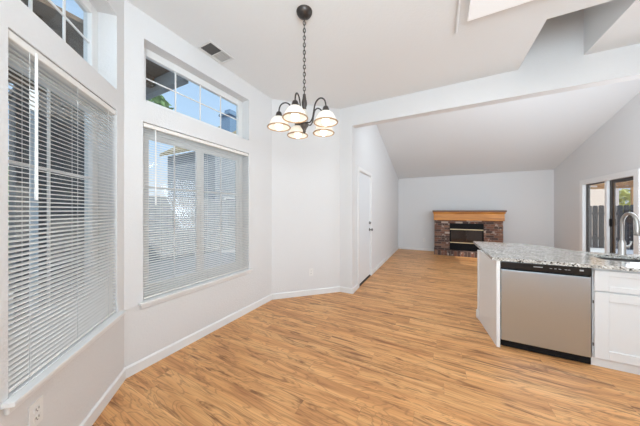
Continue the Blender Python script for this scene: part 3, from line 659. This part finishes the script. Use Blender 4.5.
# faucet
FXX, FYY = 1.735, 3.585
root = empty('kitchen_faucet', (FXX, FYY, CT), 'brushed nickel gooseneck pull-down faucet beside the sink', 'faucet')
b = MB(); b.lathe([(0.031, CT), (0.031, CT + 0.008), (0.027, CT + 0.014), (0.027, CT + 0.125), (0.022, CT + 0.14), (0.017, CT + 0.155)], (FXX, FYY, 0), 20); b.build('faucet_body', CHROME, root, True)
b = MB(); pts = [(FXX, FYY, CT + 0.14), (FXX, FYY, CT + 0.32)]
for i in range(1, 13):
    a = math.pi * i / 12; pts.append((FXX, FYY - 0.10 + 0.10 * math.cos(a), CT + 0.33 + 0.105 * math.sin(a)))
b.tube(pts, 0.015, 12); b.build('spout', CHROME, root, True)
b = MB(); ye = FYY - 0.20; b.lathe([(0.014, CT + 0.335), (0.018, CT + 0.32), (0.020, CT + 0.27), (0.023, CT + 0.235), (0.021, CT + 0.228)], (FXX, ye, 0), 16); sp = b.build('spray_head', CHROME, root, True)
b = MB(); b.lathe([(0.020, CT + 0.2285), (0.017, CT + 0.222)], (FXX, ye, 0), 16); b.build('spray_nozzle', BLACKM, sp)
b = MB(); b.tube([(FXX + 0.018, FYY, CT + 0.085), (FXX + 0.045, FYY - 0.004, CT + 0.085)], [0.017, 0.015], 12)
b.tube([(FXX + 0.042, FYY - 0.004, CT + 0.088), (FXX + 0.056, FYY - 0.006, CT + 0.115), (FXX + 0.062, FYY - 0.008, CT + 0.145)], [0.010, 0.007, 0.006], 10); b.build('lever_handle', CHROME, root, True)

# dishwasher
root = empty('dishwasher', ((XDW0 + XDW1) / 2, 3.1, 0), 'stainless steel dishwasher with black control strip under the countertop', 'dishwasher')
b = MB(); b.box(XDW0 + 0.003, XDW1 - 0.003, YDW + 0.012, 3.41, 0.06, CB - 0.004); b.build('tub', BLACKM, root)
b = MB(); b.box(XDW0 + 0.008, XDW1 - 0.006, YDW - 0.018, YDW + 0.012, 0.072, 0.768, 0.005, 2); b.build('door_panel', STEEL, root)
b = MB(); b.box(XDW0 + 0.006, XDW1 - 0.004, YDW - 0.020, YDW + 0.012, 0.785, 0.850, 0.004, 2); b.prism([(YDW + 0.012, 0.786), (YDW - 0.012, 0.786), (YDW + 0.002, 0.766), (YDW + 0.012, 0.766)], XDW0 + 0.006, XDW1 - 0.004, 'x'); cp = b.build('control_strip', BLACKG, root)
b = MB(); b.box(XDW0 + 0.003, XDW1 - 0.003, YDW + 0.015, YDW + 0.05, 0.0, 0.075); b.box(XDW0 + 0.006, XDW1 - 0.004, YDW - 0.012, YDW + 0.012, 0.012, 0.070, 0.003); b.build('toe_kick', BLACKM, root)
b = MB(); yk = YDW - 0.0206
x = XDW0 + 0.252
for wd in (0.010, 0.006, 0.008, 0.004, 0.009, 0.004, 0.008, 0.007, 0.009): b.box(x, x + wd * 0.75, yk, YDW - 0.0195, 0.818, 0.826); x += wd
b.build('brand_mark', GREYMARK, cp)
for x, wd in ((0.365, 0.016), (0.395, 0.016), (0.425, 0.016), (0.465, 0.016), (0.485, 0.016), (0.560, 0.025)):
    b = MB(); b.box(XDW0 + x, XDW0 + x + wd, yk, YDW - 0.0195, 0.817, 0.821 if wd < 0.02 else 0.830); b.build('control_mark', GREYMARK, cp)

# sink cabinet
KX0, KX1 = 1.206, 2.14
root = empty('sink_cabinet', ((KX0 + KX1) / 2, 3.1, 0), 'white shaker base cabinet with drawer front right of the dishwasher', 'cabinet')
b = MB(); b.box(KX0, KX1, YDW + 0.001, YDW + 0.02, 0.07, 0.856); b.box(KX0, KX0 + 0.018, YDW + 0.02, 3.62, 0.07, 0.856); b.box(KX1 - 0.018, KX1, YDW + 0.02, 3.62, 0.07, 0.856); b.box(KX0, KX1, YDW + 0.02, 3.62, 0.07, 0.088); b.box(KX0, KX1, 3.62, 3.638, 0.0, 0.856); b.build('cabinet_body', CAB, root)
def shaker(nm, x0, x1, z0, z1, rs, rz):
    b = MB(); y0, y1 = YDW - 0.019, YDW
    b.box(x0, x0 + rs, y0, y1, z0, z1, 0.002); b.box(x1 - rs, x1, y0, y1, z0, z1, 0.002); b.box(x0 + rs, x1 - rs, y0, y1, z0, z0 + rz, 0.002); b.box(x0 + rs, x1 - rs, y0, y1, z1 - rz, z1, 0.002)
    o = b.build(nm, CAB, root); b = MB(); b.box(x0 + rs - 0.004, x1 - rs + 0.004, y0 + 0.009, y1 - 0.001, z0 + rz - 0.004, z1 - rz + 0.004); b.build('inset_panel', CAB, o)
xm = (KX0 + KX1) / 2
shaker('drawer_front', KX0 + 0.006, xm - 0.002, 0.663, 0.838, 0.085, 0.045); shaker('drawer_front', xm + 0.002, KX1 - 0.006, 0.663, 0.838, 0.085, 0.045)
shaker('cabinet_door', KX0 + 0.006, xm - 0.002, 0.082, 0.652, 0.085, 0.075); shaker('cabinet_door', xm + 0.002, KX1 - 0.006, 0.082, 0.652, 0.085, 0.075)
b = MB(); b.box(KX0 - 0.004, KX1, YDW + 0.012, YDW + 0.028, 0.0, 0.072); b.build('toe_board', CAB, root)
for z in (0.19, 0.56):
    b = MB(); b.box(KX0 + 0.001, KX0 + 0.006, YDW - 0.012, YDW, z - 0.012, z + 0.012); b.build('hinge', NICKD, root)

# ------------------------------------------------------------------ outside, right: yard beyond the patio door
b = MB(); b.box(XR + 0.09, 16, -6, 30, -0.08, -0.02); struct(b.build('patio_ground', CONC), 'pale concrete patio outside the sliding door', 'ground')
b = MB(); b.box(-24, -2.1, -10, 20, -0.08, -0.02); struct(b.build('side_yard_ground', GROUND), 'grey paving outside the bay windows', 'ground')
def picket_fence(name, x0, x1, y, h, pw, gap, mat, label, dogear=True, alongx=True):
    root = empty(name, ((x0 + x1) / 2, y, -0.02) if alongx else (y, (x0 + x1) / 2, -0.02), label, 'fence')
    x = x0
    while x < x1:
        hh = h + random.uniform(-0.012, 0.012); c = pw * 0.22
        poly = [(x, 0), (x + pw, 0), (x + pw, hh - c), (x + pw - c * 0.4, hh - c * 0.35), (x + pw - c, hh), (x + c, hh), (x + c * 0.4, hh - c * 0.35), (x, hh - c)]
        b = MB(); b.prism(poly, y, y + 0.02, 'y' if alongx else 'x'); b.build('picket', mat, root); x += pw + gap
    for z in (0.3, h - 0.35):
        b = MB()
        if alongx: b.box(x0, x1, y + 0.02, y + 0.06, z, z + 0.09)
        else: b.box(y - 0.04, y, x0, x1, z, z + 0.09)
        b.build('fence_rail', mat, root)
picket_fence('wooden_fence', 3.4, 9.2, 12.0, 1.55, 0.135, 0.018, DARKWOOD, 'dark weathered picket fence seen through the sliding door')
# neighbour beyond it
root = empty('neighbor_house', (5.0, 18, 0), 'pink stucco house with tan eaves beyond the patio fence', 'house')
b = MB(); b.box(1.0, 7.55, 15.8, 21, -0.02, 2.9); b.build('wall', STUCCO, root)
b = MB(); b.prism([(15.68, 2.80), (18.4, 4.3), (21.9, 2.74), (21.9, 2.9), (18.4, 4.48), (15.68, 2.95)], 0.6, 8.0, 'x'); b.build('roof', CEDAR, root)
b = MB(); b.box(0.6, 8.05, 15.64, 15.68, 2.76, 2.98); b.build('fascia', CEDAR, root)
root = empty('patio_cover', (7.2, 13.1, 0), 'tan cedar patio cover above the fence at the right photo edge', 'patio cover')
b = MB(); b.box(5.75, 7.0, 12.3, 13.9, 2.42, 2.47); b.build('roof_boards', CEDAR, root)
for x in (6.05, 6.35, 6.65, 6.93):
    b = MB(); b.box(x - 0.03, x + 0.03, 12.35, 13.9, 2.34, 2.42); b.build('rafter', CEDAR, root)
b = MB(); b.box(5.75, 7.0, 13.7, 13.8, 2.26, 2.34); b.build('beam', CEDAR, root)
b = MB(); b.box(6.9, 7.0, 13.7, 13.8, -0.02, 2.26); b.build('post', CEDAR, root)
def crown(b, c, r, n, size, zs=0.8):
    for i in range(n):
        while True:
            p = Vector((random.uniform(-1, 1), random.uniform(-1, 1), random.uniform(-1, 1)))
            if 0.35 < p.length < 1: break
        p = Vector((c[0] + p.x * r, c[1] + p.y * r, c[2] + p.z * r * zs))
        u = Vector((random.gauss(0, 1), random.gauss(0, 1), random.gauss(0, 1))).normalized(); w = u.orthogonal().normalized(); s = size * random.uniform(0.6, 1.3); k = u.cross(w) * s * 0.08
        b.bm.faces.new([b._v(q) for q in (p - u * s, p + w * s * 0.45 + k, p + u * s, p - w * s * 0.45 + k)])
def tree(name, loc, h, r, n, size, mat, label, trunk=0.08, zs=0.8):
    root = empty(name, loc, label, 'tree' if 'tree' in name else 'shrub')
    b = MB(); x, y, z = loc
    b.tube([(x, y, z - 0.02), (x + 0.05, y, z + h * 0.4), (x - 0.03, y + 0.04, z + h)], [trunk, trunk * 0.75, trunk * 0.35], 8)
    for k in range(5):
        a = k * 1.3; b.tube([(x, y, z + h * 0.6), (x + r * 0.5 * math.cos(a), y + r * 0.5 * math.sin(a), z + h * (0.9 + 0.08 * k))], [trunk * 0.4, trunk * 0.15], 6)
    b.build('trunk', BARK, root)
    b = MB(); crown(b, (x, y, z + h), r, n, size, zs); b.build('foliage', mat, root)
tree('yard_tree', (9.0, 18.2, -0.02), 1.75, 0.95, 900, 0.14, LEAFY, 'yellow green tree showing over the patio fence')

# ------------------------------------------------------------------ outside, left: side yard beyond the bay
root = empty('porch_cover', (-4.2, -0.3, 0), 'brown board porch roof outside the left transoms', 'porch')
b = MB(); b.box(-4.6, -2.75, -0.5, 1.56, 2.98, 3.02); b.build('roof_boards', BROWNB, root)
for x in (-4.45, -3.8, -3.1):
    b = MB(); b.box(x - 0.04, x + 0.04, -0.5, 1.54, 2.86, 2.98); b.build('rafter', BROWNB, root)
b = MB(); b.box(-4.65, -2.55, 1.56, 1.64, 2.82, 3.06); b.build('fascia_board', FASCIA, root)
for (x, y) in ((-4.5, 0.80), (-4.5, -0.4)):
    b = MB(); b.box(x - 0.05, x + 0.05, y - 0.05, y + 0.05, -0.02, 2.88); b.build('porch_post', SIDING, root)
root = empty('garden_shed', (-5.8, 1.6, 0), 'dark grey shed behind the left bay blind', 'shed')
b = MB(); b.box(-6.6, -5.0, 1.04, 2.15, -0.02, 3.25)
for k in range(22): b.box(-5.0, -4.985, 1.04, 2.15, 0.01 + k * 0.145, 0.135 + k * 0.145)
b.build('siding_wall', SIDING, root)
b = MB(); b.prism([(0.99, 3.25), (1.6, 3.47), (2.2, 3.25), (2.2, 3.32), (1.6, 3.55), (0.99, 3.32)], -6.7, -4.9, 'x'); b.build('shed_roof', SIDING, root)
b = MB(); b.box(-4.985, -4.96, 0.94, 1.03, -0.02, 3.2); b.build('corner_board', STRIP, root)
picket_fence('side_fence', 2.3, 8.5, -6.6, 1.75, 0.14, 0.008, GREYFENCE, 'pale grey board fence behind the wide bay blind', alongx=False)
root = empty('two_storey_house', (-11, 10, 0), 'grey two-storey house with chimney beyond the side fence', 'house')
b = MB(); b.box(-13, -9.2, 7.2, 14, -0.02, 4.3); b.build('wall', GREYSIDE, root)
for (ya, yb) in ((7.7, 8.5), (9.4, 10.2)):
    b = MB(); b.box(-9.2, -9.16, ya, yb, 0.9, 2.0); wf = b.build('window', TRIM, root); b = MB(); b.box(-9.16, -9.15, ya + 0.06, yb - 0.06, 0.96, 1.94); b.build('window_pane', pmat('dark_pane', (0.05, 0.07, 0.09), 0.1), wf)
b = MB(); b.prism([(6.9, 4.25), (10.6, 6.9), (14.3, 4.25), (14.3, 4.4), (10.6, 7.08), (6.9, 4.4)], -13.2, -8.9, 'x'); b.build('roof', SHINGLE, root)
b = MB(); b.box(-9.7, -9.1, 7.95, 8.55, 4.6, 6.1); ch = b.build('chimney', BLUEGREY, root); b = MB(); b.box(-9.8, -9.0, 7.85, 8.65, 6.1, 6.22, 0.02); b.box(-9.6, -9.2, 8.05, 8.45, 6.22, 6.45, 0.02); b.build('chimney_cap', BLUEGREY, ch)
tree('yard_tree', (-7.4, 3.35, -0.02), 4.3, 0.75, 420, 0.14, LEAF, 'green leafy tree under the porch roof in the transom', 0.05, 0.7)
tree('garden_shrub', (-8.3, 1.15, -0.02), 1.3, 0.9, 1100, 0.10, LEAFM, 'green shrub beyond the left edge of the left blind', 0.03, 1.5)
